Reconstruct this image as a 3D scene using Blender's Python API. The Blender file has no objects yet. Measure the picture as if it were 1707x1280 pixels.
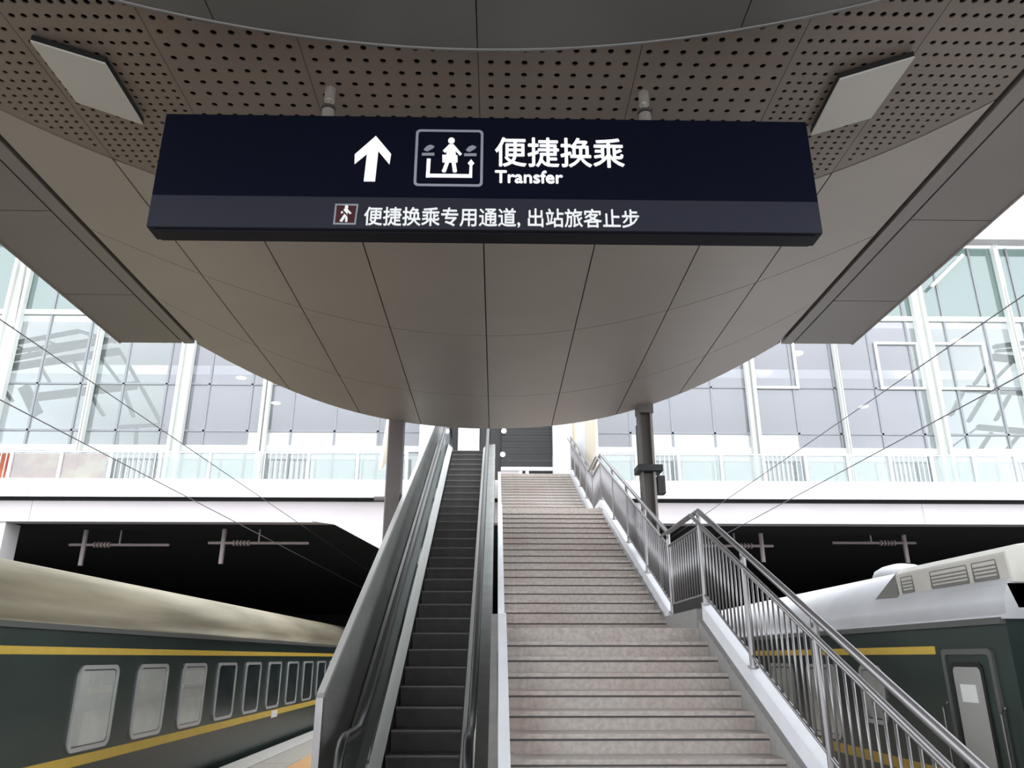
import bpy, bmesh, math, random
import numpy as np
from mathutils import Vector, Matrix

random.seed(7)
scene = bpy.context.scene
col = scene.collection

# ------------------------------------------------------------------ camera, sky, exposure
CAMZ = 1.65
F, CX, CY = 1290.0, 853.5, 640.0
VPX, VPY = 827.0, 1096.0
_d = Vector(((VPX - CX) / F, -(VPY - CY) / F, 1.0)).normalized()     # world +Y seen from the camera (x right, y up, z forward)
_a = Vector((0, _d.z, -_d.y)).normalized()                           # world +Z
_a = (_a - _d * _a.dot(_d)).normalized()
_x = -(_d.cross(_a))                                                 # world +X
right = Vector((_x.x, _d.x, _a.x)); up = Vector((_x.y, _d.y, _a.y)); fwd = Vector((_x.z, _d.z, _a.z))
cam_data = bpy.data.cameras.new('camera')
cam_data.sensor_fit = 'HORIZONTAL'
cam_data.sensor_width = 36.0
cam_data.lens = 36.0 * F / 1707.0
cam_data.clip_end = 500
cam = bpy.data.objects.new('camera', cam_data)
col.objects.link(cam)
rot = Matrix((right, up, -fwd)).transposed()
cam.matrix_world = Matrix.Translation((0, 0, CAMZ)) @ rot.to_4x4()
scene.camera = cam

world = bpy.data.worlds.new('overcast_sky')
scene.world = world
world.use_nodes = True
wn = world.node_tree.nodes; wl = world.node_tree.links
bg = wn['Background']
bg.inputs['Color'].default_value = (0.90, 0.95, 1.0, 1)
bg.inputs['Strength'].default_value = 1.0

scene.view_settings.view_transform = 'Standard'
scene.view_settings.look = 'None'
scene.view_settings.gamma = 1.0
scene.view_settings.exposure = 2.0
scene.view_settings.use_curve_mapping = False


def at(px, py, Y):
    """the point of the place at distance Y ahead that the photo shows at pixel px, py"""
    c = Vector(((px - CX) / F, -(py - CY) / F, 1.0))
    w = right * c.x + up * c.y + fwd * c.z
    return w * (Y / w.y) + Vector((0, 0, CAMZ))


# ------------------------------------------------------------------ materials
def lin(c):
    return tuple(((v / 255.0) / 12.92 if v <= 10 else (((v / 255.0) + 0.055) / 1.055) ** 2.4) for v in c)


def mat(name, rgb, rough=0.6, metal=0.0, vary=0.0, scale=6.0, bump=0.0, bscale=60.0, stretch=None, spec=None):
    m = bpy.data.materials.new(name); m.use_nodes = True
    nt = m.node_tree; b = nt.nodes['Principled BSDF']
    c = lin(rgb)
    b.inputs['Base Color'].default_value = (*c, 1)
    b.inputs['Roughness'].default_value = rough
    b.inputs['Metallic'].default_value = metal
    if spec is not None: b.inputs['Specular IOR Level'].default_value = spec
    tc = nt.nodes.new('ShaderNodeTexCoord'); mp = nt.nodes.new('ShaderNodeMapping')
    nt.links.new(tc.outputs['Object'], mp.inputs['Vector'])
    if stretch: mp.inputs['Scale'].default_value = stretch
    if vary:
        n = nt.nodes.new('ShaderNodeTexNoise'); n.inputs['Scale'].default_value = scale; n.inputs['Detail'].default_value = 6
        nt.links.new(mp.outputs['Vector'], n.inputs['Vector'])
        r = nt.nodes.new('ShaderNodeValToRGB')
        r.color_ramp.elements[0].position = 0.3; r.color_ramp.elements[1].position = 0.7
        r.color_ramp.elements[0].color = (*[v * (1 - vary) for v in c], 1)
        r.color_ramp.elements[1].color = (*[min(1, v * (1 + vary)) for v in c], 1)
        nt.links.new(n.outputs['Fac'], r.inputs['Fac']); nt.links.new(r.outputs['Color'], b.inputs['Base Color'])
    if bump:
        n2 = nt.nodes.new('ShaderNodeTexNoise'); n2.inputs['Scale'].default_value = bscale; n2.inputs['Detail'].default_value = 4
        nt.links.new(mp.outputs['Vector'], n2.inputs['Vector'])
        bp = nt.nodes.new('ShaderNodeBump'); bp.inputs['Strength'].default_value = bump; bp.inputs['Distance'].default_value = 0.01
        nt.links.new(n2.outputs['Fac'], bp.inputs['Height']); nt.links.new(bp.outputs['Normal'], b.inputs['Normal'])
    return m


def glass_mat(name, tint, haze_rgb, haze, gloss=0.12, rough=0.03):
    """pane: part clear, part diffuse haze, part mirror"""
    m = bpy.data.materials.new(name); m.use_nodes = True
    nt = m.node_tree; nt.nodes.clear()
    out = nt.nodes.new('ShaderNodeOutputMaterial')
    t = nt.nodes.new('ShaderNodeBsdfTransparent'); t.inputs['Color'].default_value = (*tint, 1)
    d = nt.nodes.new('ShaderNodeBsdfDiffuse'); d.inputs['Color'].default_value = (*lin(haze_rgb), 1)
    g = nt.nodes.new('ShaderNodeBsdfGlossy'); g.inputs['Roughness'].default_value = rough
    m1 = nt.nodes.new('ShaderNodeMixShader'); m2 = nt.nodes.new('ShaderNodeMixShader')
    m1.inputs[0].default_value = haze; m2.inputs[0].default_value = gloss
    nt.links.new(t.outputs[0], m1.inputs[1]); nt.links.new(d.outputs[0], m1.inputs[2])
    nt.links.new(m1.outputs[0], m2.inputs[1]); nt.links.new(g.outputs[0], m2.inputs[2])
    nt.links.new(m2.outputs[0], out.inputs['Surface'])
    return m


def emit_mat(name, rgb, s):
    m = bpy.data.materials.new(name); m.use_nodes = True
    b = m.node_tree.nodes['Principled BSDF']
    b.inputs['Emission Color'].default_value = (*lin(rgb), 1); b.inputs['Emission Strength'].default_value = s
    return m


M = dict(
    soffit=mat('grey_aluminium_panel', (152, 143, 134), 0.42, 0.15, 0.05, 0.8),
    perf=mat('perforated_panel_paint', (124, 112, 102), 0.5, 0.1, 0.06, 1.2),
    inner=mat('dark_grey_panel', (100, 98, 96), 0.45, 0.1, 0.05, 0.8),
    lip=mat('panel_lip', (118, 118, 118), 0.35, 0.4),
    beam=mat('beam_cladding', (124, 117, 112), 0.45, 0.15, 0.06, 0.7),
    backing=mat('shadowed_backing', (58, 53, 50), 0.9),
    void=mat('dark_void', (14, 13, 13), 0.9),
    lampcover=mat('opal_light_cover', (184, 180, 172), 0.5, 0, 0.03, 2),
    navy=mat('navy_sign_face', (8, 12, 28), 0.6, 0, 0.06, 2, spec=0.08),
    band=mat('grey_sign_band', (44, 45, 56), 0.5, spec=0.2),
    signbody=mat('sign_housing', (16, 16, 26), 0.5, spec=0.2),
    white=emit_mat('emissive_white_lettering', (245, 245, 255), 0.13),  # low glow added so the sign print reads brighter
    pale=emit_mat('emissive_pale_lettering', (225, 228, 232), 0.07),
    greyline=mat('grey_print', (150, 152, 165), 0.5),
    red=mat('dark_red_print', (66, 20, 28), 0.5),
    rod=mat('steel_rod', (196, 190, 184), 0.3, 0.7),
    granite=mat('granite_step', (170, 161, 154), 0.6, 0, 0.16, 22, 0.1, 120),
    strip=mat('nosing_shadow_strip', (82, 78, 76), 0.8),
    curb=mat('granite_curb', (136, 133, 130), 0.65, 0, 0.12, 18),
    whitesteel=mat('white_painted_steel', (216, 216, 220), 0.45, 0, 0.05, 3),
    steel=mat('stainless_steel', (138, 135, 136), 0.34, 0.7, 0.06, 4),
    darksteel=mat('dark_stainless', (104, 102, 102), 0.3, 0.7),
    brushed=mat('brushed_steel_panel', (148, 146, 143), 0.36, 0.45, 0.12, 3, stretch=(1, 0.3, 3)),
    deck=mat('bright_aluminium_deck', (205, 203, 200), 0.35, 0.6),
    stepdark=mat('escalator_step_metal', (92, 88, 87), 0.5, 0.3, 0.12, 8),
    stepedge=mat('lighter_step_edge', (104, 100, 98), 0.5, 0.3),
    rubber=mat('black_rubber', (20, 20, 21), 0.4),
    column=mat('grey_column_paint', (92, 84, 82), 0.5, 0.1, 0.06, 3),
    columnlight=mat('lit_flange_and_stub_grey', (128, 122, 118), 0.5, 0.1, 0.06, 3),
    green=mat('dark_green_car_paint', (47, 60, 57), 0.3, 0.0, 0.14, 1.4, stretch=(1, 1, 2.5)),
    yellow=mat('yellow_stripe', (212, 180, 78), 0.45, 0, 0.05, 6),
    roof=mat('weathered_roof_paint', (148, 139, 118), 0.5, 0.1, 0.32, 1.1, stretch=(1, 0.35, 4)),
    roofwhite=mat('pale_roof_paint', (196, 196, 199), 0.45, 0.1, 0.08, 1.4),
    gutter=mat('grey_gutter', (92, 94, 92), 0.5),
    alu=mat('aluminium_frame', (205, 206, 208), 0.35, 0.5),
    curtain=mat('pale_curtain', (240, 240, 238), 0.8, 0, 0.06, 5),
    darkglass=mat('dark_train_glass', (52, 60, 62), 0.12, 0, 0.35, 2.5),
    under=mat('underframe_black', (30, 30, 30), 0.8),
    acwhite=mat('cream_unit_paint', (200, 196, 187), 0.5, 0, 0.06, 4),
    grille=mat('grey_grille', (120, 118, 114), 0.6),
    bellows=mat('black_bellows', (18, 20, 20), 0.8),
    paving=mat('platform_paving', (172, 164, 154), 0.7, 0, 0.1, 12),
    tactile=mat('tactile_orange', (206, 158, 108), 0.7, 0, 0.08, 10),
    edge=mat('platform_edge_stone', (200, 196, 190), 0.7, 0, 0.08, 10),
    ballast=mat('track_ballast', (70, 66, 62), 0.95, 0, 0.4, 40, 0.6, 30),
    rail=mat('rail_steel', (110, 90, 78), 0.45, 0.7),
    concrete=mat('white_concrete', (206, 202, 202), 0.6, 0, 0.03, 0.7),
    pinkwhite=mat('pinkish_white_concrete', (196, 188, 190), 0.6, 0, 0.05, 0.7),
    darkhall=mat('dark_grey_concrete', (26, 26, 29), 0.85, 0, 0.2, 0.6),  # near-black grey, tone varied at random
    wallwhite=mat('white_hall_wall', (222, 222, 226), 0.6, 0, 0.03, 0.5),
    floorhall=mat('hall_floor', (205, 203, 200), 0.3),
    mullion=mat('white_mullion', (196, 198, 193), 0.45),
    mullgrey=mat('grey_mullion', (128, 130, 134), 0.45),
    truss=mat('reflected_lattice_grey', (34, 40, 39), 0.6, 0.2),
    poster=mat('poster_print', (196, 120, 92), 0.7),
    shutter=mat('black_shutter', (24, 23, 22), 0.5),
    beige=mat('beige_cladding', (206, 196, 176), 0.6, 0, 0.04, 2),
    wire=mat('catenary_wire', (110, 110, 112), 0.5, 0.4),
    insul=mat('pale_insulator', (132, 118, 117), 0.4),
    black=mat('black_plastic', (22, 22, 22), 0.5),
    paper=mat('paper_notice', (232, 232, 230), 0.8),
    doorglass=mat('frosted_door_glass', (168, 168, 164), 0.25, 0, 0.05, 3),
    tealspan=mat('teal_spandrel', (128, 152, 148), 0.3, 0, 0.1, 1.0),
)
M['pane'] = glass_mat('hazy_clear_pane', (0.78, 0.79, 0.82), (128, 127, 131), 0.30, 0.10)  # even diffuse haze brightens the panes where the hall itself is dim
M['paneclear'] = glass_mat('faint_haze_pane', (0.80, 0.84, 0.83), (128, 132, 131), 0.10, 0.10)
M['paneteal'] = glass_mat('teal_tinted_pane', (0.36, 0.44, 0.42), (90, 104, 101), 0.40, 0.14)
M['panewhite'] = glass_mat('white_film_pane', (0.9, 0.9, 0.9), (196, 196, 195), 0.85, 0.06)
M['panegreen'] = glass_mat('pale_green_pane', (0.80, 0.84, 0.83), (146, 151, 149), 0.34, 0.12)
M['escglass'] = glass_mat('smoked_balustrade_glass', (0.62, 0.66, 0.65), (120, 124, 122), 0.18, 0.18)
M['railglass'] = glass_mat('clear_rail_glass', (0.9, 0.94, 0.93), (160, 166, 164), 0.15, 0.10)
M['trainpane'] = glass_mat('train_window_glass', (0.95, 0.96, 0.95), (190, 190, 190), 0.08, 0.12)
M['lamp'] = emit_mat('lit_downlight', (255, 250, 240), 6.0)

# fine tread grooves on the escalator steps
nt = M['stepdark'].node_tree
_tc = nt.nodes.new('ShaderNodeTexCoord'); _w = nt.nodes.new('ShaderNodeTexWave'); _b = nt.nodes.new('ShaderNodeBump')
_w.bands_direction = 'X'; _w.inputs['Scale'].default_value = 30
_b.inputs['Strength'].default_value = 0.5; _b.inputs['Distance'].default_value = 0.01
nt.links.new(_tc.outputs['Object'], _w.inputs['Vector']); nt.links.new(_w.outputs['Fac'], _b.inputs['Height'])
nt.links.new(_b.outputs['Normal'], nt.nodes['Principled BSDF'].inputs['Normal'])

# worn reddish patches on the granite, tied to the place rather than to each step
nt = M['granite'].node_tree; bs = nt.nodes['Principled BSDF']
_g = nt.nodes.new('ShaderNodeNewGeometry'); _n = nt.nodes.new('ShaderNodeTexNoise'); _n.inputs['Scale'].default_value = 0.9; _n.inputs['Detail'].default_value = 3
_r = nt.nodes.new('ShaderNodeValToRGB'); _r.color_ramp.elements[0].position = 0.45; _r.color_ramp.elements[0].color = (1, 1, 1, 1)
_r.color_ramp.elements[1].position = 0.68; _r.color_ramp.elements[1].color = (0.93, 0.85, 0.83, 1)
_m = nt.nodes.new('ShaderNodeMix'); _m.data_type = 'RGBA'; _m.blend_type = 'MULTIPLY'; _m.inputs['Factor'].default_value = 1.0
_old = bs.inputs['Base Color'].links[0].from_socket
nt.links.new(_g.outputs['Position'], _n.inputs['Vector']); nt.links.new(_n.outputs['Fac'], _r.inputs['Fac'])
nt.links.new(_old, _m.inputs['A']); nt.links.new(_r.outputs['Color'], _m.inputs['B']); nt.links.new(_m.outputs['Result'], bs.inputs['Base Color'])

# blotches of red and cream on the poster
nt = M['poster'].node_tree
_n = nt.nodes.new('ShaderNodeTexNoise'); _n.inputs['Scale'].default_value = 1.1; _n.inputs['Detail'].default_value = 5
_r = nt.nodes.new('ShaderNodeValToRGB')
_r.color_ramp.elements[0].position = 0.38; _r.color_ramp.elements[0].color = (*lin((132, 50, 38)), 1)
_r.color_ramp.elements[1].position = 0.62; _r.color_ramp.elements[1].color = (*lin((172, 140, 104)), 1)
_e = _r.color_ramp.elements.new(0.5); _e.color = (*lin((160, 88, 56)), 1)
_tc = nt.nodes.new('ShaderNodeTexCoord')
nt.links.new(_tc.outputs['Object'], _n.inputs['Vector']); nt.links.new(_n.outputs['Fac'], _r.inputs['Fac'])
nt.links.new(_r.outputs['Color'], nt.nodes['Principled BSDF'].inputs['Base Color'])

# ------------------------------------------------------------------ builders
ORG = {}                                                            # world origin of every object by name


def link(o, parent, origin):
    col.objects.link(o)
    origin = Vector(origin)
    if parent is not None:
        o.parent = parent
        o.location = origin - ORG[parent.name]
    else:
        o.location = origin
    ORG[o.name] = origin
    return o


def tag(o, label=None, cat=None, group=None, kind=None):
    if label: o['label'] = label
    if cat: o['category'] = cat
    if group: o['group'] = group
    if kind: o['kind'] = kind
    return o


def thing(name, loc, label, cat, group=None):
    o = bpy.data.objects.new(name, None)
    o.empty_display_size = 0.2
    link(o, None, loc)
    return tag(o, label, cat, group)


class MB:
    def __init__(self): self.v = []; self.f = []; self.mi = []; self.m = 0
    def add(self, vs, fs):
        k = len(self.v); self.v += [tuple(p) for p in vs]
        for f in fs: self.f.append(tuple(i + k for i in f)); self.mi.append(self.m)
        return self
    def box(self, x0, x1, y0, y1, z0, z1):
        v = [(x, y, z) for z in (z0, z1) for y in (y0, y1) for x in (x0, x1)]
        return self.add(v, [(0, 2, 3, 1), (4, 5, 7, 6), (0, 1, 5, 4), (2, 6, 7, 3), (0, 4, 6, 2), (1, 3, 7, 5)])
    def prism(self, pts, ext):
        """polygon of 3-D points pushed along the vector ext"""
        n = len(pts); e = Vector(ext); a = [Vector(p) for p in pts]; b = [p + e for p in a]
        fs = [tuple(range(n))[::-1], tuple(range(n, 2 * n))]
        fs += [(i, (i + 1) % n, n + (i + 1) % n, n + i) for i in range(n)]
        return self.add(a + b, fs)
    def xprism(self, yz, x0, x1): return self.prism([(x0, y, z) for y, z in yz], (x1 - x0, 0, 0))
    def yprism(self, xz, y0, y1): return self.prism([(x, y0, z) for x, z in xz], (0, y1 - y0, 0))
    def zprism(self, xy, z0, z1): return self.prism([(x, y, z0) for x, y in xy], (0, 0, z1 - z0))
    def tube(self, path, r, n=8):
        P = [Vector(p) for p in path]; rings = []
        for i, p in enumerate(P):
            t = (P[min(i + 1, len(P) - 1)] - P[max(i - 1, 0)]).normalized()
            ref = Vector((0, 0, 1)) if abs(t.z) < 0.9 else Vector((1, 0, 0))
            u = t.cross(ref).normalized(); w = u.cross(t)
            rings.append([p + (u * math.cos(2 * math.pi * k / n) + w * math.sin(2 * math.pi * k / n)) * r for k in range(n)])
        vs = [q for R in rings for q in R]; fs = []
        for i in range(len(P) - 1):
            for k in range(n):
                fs.append((i * n + k, i * n + (k + 1) % n, (i + 1) * n + (k + 1) % n, (i + 1) * n + k))
        fs.append(tuple(range(n))); fs.append(tuple(range((len(P) - 1) * n, len(P) * n))[::-1])
        return self.add(vs, fs)
    def beam(self, a, b, w, h):
        """rectangular bar from a to b"""
        a = Vector(a); b = Vector(b); t = (b - a).normalized()
        ref = Vector((0, 1, 0)) if abs(t.y) < 0.9 else Vector((0, 0, 1))
        u = t.cross(ref).normalized() * w / 2; q = ref.cross(t).cross(t).normalized() * h / 2
        c = [p + s * u + r * q for p in (a, b) for s, r in ((-1, -1), (1, -1), (1, 1), (-1, 1))]
        return self.add(c, [(3, 2, 1, 0), (4, 5, 6, 7)] + [(i, (i + 1) % 4, 4 + (i + 1) % 4, 4 + i) for i in range(4)])
    def build(self, name, m, parent=None, origin=None, smooth=False, bevel=0.0):
        if origin is None: origin = ORG[parent.name] if parent is not None else (0, 0, 0)
        og = Vector(origin)
        me = bpy.data.meshes.new(name)
        me.from_pydata([Vector(p) - og for p in self.v], [], self.f)
        for x in (m if isinstance(m, (list, tuple)) else [m]): me.materials.append(x)
        for p, i in zip(me.polygons, self.mi): p.material_index = i
        bm = bmesh.new(); bm.from_mesh(me); bmesh.ops.recalc_face_normals(bm, faces=bm.faces)
        if bevel: bmesh.ops.bevel(bm, geom=list(bm.edges), offset=bevel, segments=1, affect='EDGES', clamp_overlap=True)
        bm.to_mesh(me); bm.free()
        if smooth: me.shade_smooth()
        return link(bpy.data.objects.new(name, me), parent, origin)


def again(o, origin, parent=None):
    """another piece with the same mesh"""
    c = o.copy(); c.parent = None
    return link(c, parent or o.parent, origin)


def rounded(w, h, r, n=5):
    pts = []
    for cx, cy, a0 in ((w / 2 - r, h / 2 - r, 0), (-w / 2 + r, h / 2 - r, 90), (-w / 2 + r, -h / 2 + r, 180), (w / 2 - r, -h / 2 + r, 270)):
        for k in range(n + 1):
            a = math.radians(a0 + 90 * k / n); pts.append((cx + r * math.cos(a), cy + r * math.sin(a)))
    return pts


def ring(mb, outer, inner, place, depth):
    """flat ring between two loops of equal count; place(u, v, d) gives the point"""
    n = len(outer)
    vs = [place(u, v, 0) for u, v in outer] + [place(u, v, 0) for u, v in inner] + [place(u, v, depth) for u, v in outer] + [place(u, v, depth) for u, v in inner]
    fs = []
    for i in range(n):
        j = (i + 1) % n
        fs += [(i, j, n + j, n + i), (2 * n + i, 3 * n + i, 3 * n + j, 2 * n + j), (i, 2 * n + i, 2 * n + j, j), (n + i, n + j, 3 * n + j, 3 * n + i)]
    return mb.add(vs, fs)


def from_curve(cu, name):
    o = bpy.data.objects.new(name, cu); col.objects.link(o)
    bpy.context.view_layer.update()
    me = bpy.data.meshes.new_from_object(o.evaluated_get(bpy.context.evaluated_depsgraph_get()))
    bpy.data.objects.remove(o); bpy.data.curves.remove(cu)
    return me


def plate_with_holes(outline, holes, thick, name):
    cu = bpy.data.curves.new(name, 'CURVE'); cu.dimensions = '2D'; cu.fill_mode = 'BOTH'; cu.extrude = thick / 2
    for loop in [outline] + holes:
        s = cu.splines.new('POLY'); s.points.add(len(loop) - 1); s.use_cyclic_u = True
        for p, q in zip(s.points, loop): p.co = (q[0], q[1], 0, 1)
    return from_curve(cu, name)


def lettering(body, x0, x1, z0, z1, y, m, parent, name='lettering', bold=0.0):
    """raised letters; strokes are thickened by overlapping shifted copies of the outline"""
    cu = bpy.data.curves.new(name, 'FONT'); cu.body = body; cu.size = 1; cu.extrude = 0.01; cu.resolution_u = 3
    me = from_curve(cu, name)
    xs = [v.co.x for v in me.vertices]; ys = [v.co.y for v in me.vertices]
    bm = bmesh.new(); bm.from_mesh(me); n0 = len(bm.verts)
    base = list(bm.verts) + list(bm.edges) + list(bm.faces)
    shifts = [(0, 0)] if not bold else [(-bold, 0), (bold, 0), (0, -bold), (0, bold)]
    geo = [list(bm.verts)]
    for _ in shifts[1:]:
        d = bmesh.ops.duplicate(bm, geom=base); geo.append([e for e in d['geom'] if isinstance(e, bmesh.types.BMVert)])
    og = ORG[parent.name]
    for k, (vs, (dx, dy)) in enumerate(zip(geo, shifts)):
        for v in vs:
            X = x0 + (v.co.x - min(xs)) / (max(xs) - min(xs)) * (x1 - x0) + dx
            Z = z0 + (v.co.y - min(ys)) / (max(ys) - min(ys)) * (z1 - z0) + dy
            v.co = Vector((X, y - v.co.z * 0.4 - 0.0006 * k, Z)) - og
    bm.to_mesh(me); bm.free()
    me.materials.clear(); me.materials.append(m)
    return link(bpy.data.objects.new(name, me), parent, og)


# ------------------------------------------------------------------ ground, platform
R = CAMZ
g = MB(); g.box(-40, 40, -22, 90, -1.75, -1.55)
tag(g.build('trackbed', M['ballast']), kind='structure')
TB = -1.55
fl = MB(); fl.box(-4.30, 4.02, -20, 62, TB, 0.0)
floor = tag(fl.build('floor', M['paving']), kind='structure')
e = MB(); e.box(-4.36, -3.92, -20, 62, -0.12, 0.012); e.build('edge_stone', M['edge'], floor)
e = MB(); e.box(3.64, 4.08, -20, 62, -0.12, 0.012); e.build('edge_stone', M['edge'], floor)
e = MB(); e.box(-3.32, -2.92, -20, 62, -0.02, 0.008); e.build('tactile_strip', M['tactile'], floor)
e = MB(); e.box(2.72, 3.12, -20, 62, -0.02, 0.008); e.build('tactile_strip', M['tactile'], floor)
slab = None
for i in range(11):                                                 # paving slabs by the train, left of the escalator
    for j, x in enumerate((-3.62, -2.56, -2.1)):
        w = (0.28, 0.22, 0.22)[j]
        y = 8.0 + i * 0.62
        if slab is None:
            s = MB(); s.box(x - w, x + w, y, y + 0.60, -0.02, 0.006); slab = s.build('paving_slab', M['paving'], floor, origin=(x, y, 0))
        elif j == 0:
            again(slab, (x, y, 0))
        elif i == 0:
            s = MB(); s.box(x - w, x + w, y, y + 0.60, -0.02, 0.006); o = s.build('paving_slab', M['paving'], floor, origin=(x, y, 0)); SL = o
        else:
            again(SL, (x, y, 0))

# ------------------------------------------------------------------ canopy overhead
H = 4.255 + R
XL, XR = -4.31, 4.02
JX = [XL, -3.5, -2.54, -1.48, -0.165, 1.05, 2.2, 3.1, XR]


def poly(pts, deg):
    c = np.polyfit([p[0] for p in pts], [p[1] for p in pts], deg)
    return lambda x: float(np.polyval(c, x))


y_end = poly([(-4.33, 10.43), (-4.01, 11.33), (-3.39, 12.63), (-2.55, 13.76), (-1.5, 14.4), (-0.11, 14.7), (1.4, 14.35), (2.51, 13.36), (3.24, 12.28), (3.73, 11.18), (4.0, 10.32)], 6)
y_j1 = poly([(-4.3, 7.25), (-3.88, 7.75), (-3.37, 8.4), (-2.49, 9.19), (-1.45, 9.73), (-0.09, 10.02), (0.99, 9.85), (2.21, 9.05), (3.21, 8.22), (3.57, 7.8), (4.0, 7.2)], 4)
y_j2 = poly([(-4.25, 8.96), (-3.9, 9.75), (-3.33, 10.7), (-3.07, 11.1), (-1.32, 12.46), (0.42, 12.6), (1.71, 12.2), (3.12, 10.64), (3.51, 9.95), (4.0, 8.9)], 4)
y_circ = lambda x: 2.25 + math.sqrt(max(0.1, 5.03 ** 2 - (x + 0.15) ** 2))
y_in = lambda x: -3.08 + math.sqrt(7.6 ** 2 - (x + 0.15) ** 2)

xs_all = np.linspace(XL - 0.02, XR + 0.02, 40)
sl = MB()
sl.zprism([(XL - 1.1, -12), (XR + 1.1, -12), (XR + 1.1, 10.0)] + [(x, y_end(x) - 0.03) for x in xs_all[::-1]] + [(XL - 1.1, 10.2)], H + 0.22, H + 0.75)
ceiling = tag(sl.build('ceiling', M['void']), kind='structure')
fa = MB()
outer = [(x, y_end(x)) for x in xs_all]
for (xa, ya), (xb, yb) in zip(outer[:-1], outer[1:]):
    fa.add([(xa, ya, H + 0.004), (xb, yb, H + 0.004), (xb, yb, H + 0.78), (xa, ya, H + 0.78), (xa, ya - 0.05, H + 0.004), (xb, yb - 0.05, H + 0.004), (xb, yb - 0.05, H + 0.78), (xa, ya - 0.05, H + 0.78)],
           [(0, 1, 2, 3), (7, 6, 5, 4), (0, 4, 5, 1), (3, 2, 6, 7)])
fa.build('edge_fascia', M['soffit'], ceiling, smooth=False)
G = 0.007


def cell(x0, x1, lo, hi, n=9):
    xs = np.linspace(x0, x1, n)
    return [(x, lo(x)) for x in xs] + [(x, hi(x)) for x in xs[::-1]]


for a, b in zip(JX[:-1], JX[1:]):
    for lo, hi in ((y_circ, y_j1), (y_j1, y_j2), (y_j2, y_end)):
        p = MB()
        gl = G if hi is not y_end else 0.055
        p.zprism(cell(a + G, b - G, lambda x: lo(x) + G, lambda x: hi(x) - gl), H, H + 0.04)
        p.build('soffit_panel', M['soffit'], ceiling)
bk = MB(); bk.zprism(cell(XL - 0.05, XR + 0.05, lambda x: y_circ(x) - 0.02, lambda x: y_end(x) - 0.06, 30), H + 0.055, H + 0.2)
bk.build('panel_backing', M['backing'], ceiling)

# perforated panels, each with its holes cut through
octo = [(math.cos(k * math.pi / 4 + 0.39), math.sin(k * math.pi / 4 + 0.39)) for k in range(8)]
for a, b in zip(JX[:-1], JX[1:]):
    lo = lambda x: max(1.5, y_in(x) - 0.25); hi = lambda x: y_circ(x) - 0.012
    out = cell(a + 0.0025, b - 0.0025, lo, hi, 9)
    side = b < -2.0 or a > 2.0                                      # the outer panels are drilled closer towards the rim
    px_ = 0.084 if side else 0.128
    ncol = int((b - a - 0.10) / px_) + 1
    x_start = (a + b) / 2 - (ncol - 1) * px_ / 2
    holes = []; hy = 2.0
    while hy < 7.4:
        t_ = min(1.0, max(0.0, (hy - 4.3) / 0.9)) if side else 0.0
        for i in range(ncol):
            hx = x_start + i * px_
            if max(lo(hx - 0.03), lo(hx + 0.03)) + 0.04 < hy < min(hi(hx - 0.03), hi(hx + 0.03)) - 0.05:
                rr = (0.023 if side else 0.025) - 0.005 * t_
                holes.append([(hx + rr * u, hy + rr * v) for u, v in octo])
        hy += 0.13 - 0.052 * t_
    me = plate_with_holes(out, holes, 0.012, 'perforated_panel')
    me.materials.clear(); me.materials.append(M['perf'])
    link(bpy.data.objects.new('perforated_panel', me), ceiling, (0, 0, H + 0.012))

# lower inner ceiling with its bright lip
JI = [XL, -2.0, -0.165, 1.7, XR]
for a, b in zip(JI[:-1], JI[1:]):
    p = MB(); p.zprism(cell(a + 0.004, b - 0.004, lambda x: -12, y_in, 12), H - 0.06, H - 0.02)
    p.build('inner_panel', M['inner'], ceiling)
p = MB(); p.tube([(x, y_in(x) + 0.012, H - 0.055) for x in np.linspace(XL, XR, 40)], 0.016, 6)
p.build('panel_lip', M['lip'], ceiling, smooth=True)

# side beams with their cladding panels
for s, x_in, x_out, y_e in ((-1, XL - 0.05, -5.40, 10.37), (1, XR + 0.05, 5.08, 10.22)):
    w = 0.15
    b = MB(); b.box(min(x_in + s * 0.01, x_out - s * 0.02), max(x_in + s * 0.01, x_out - s * 0.02), -12, y_e - 0.02, H + 0.045, H + 0.6)
    bo = b.build('edge_beam', M['beam'], ceiling)
    t = MB(); t.box(*sorted((x_in, x_in + s * w)), -12, y_e, H - 0.004, H + 0.06); t.build('beam_trim', M['beam'], bo)
    cuts = [-12] + [4.96 + 1.92 * k for k in range(-8, 3)] + [y_e]
    for c0, c1 in zip(cuts[:-1], cuts[1:]):
        t = MB(); t.box(*sorted((x_in + s * (w + 0.025), x_out)), c0 + 0.008, c1 - 0.008, H, H + 0.05); t.build('beam_panel', M['beam'], bo)
    t = MB(); t.box(*sorted((x_out, x_out + s * 0.03)), -12, y_e, H - 0.01, H + 0.6); t.build('beam_side', M['beam'], bo)

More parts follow.
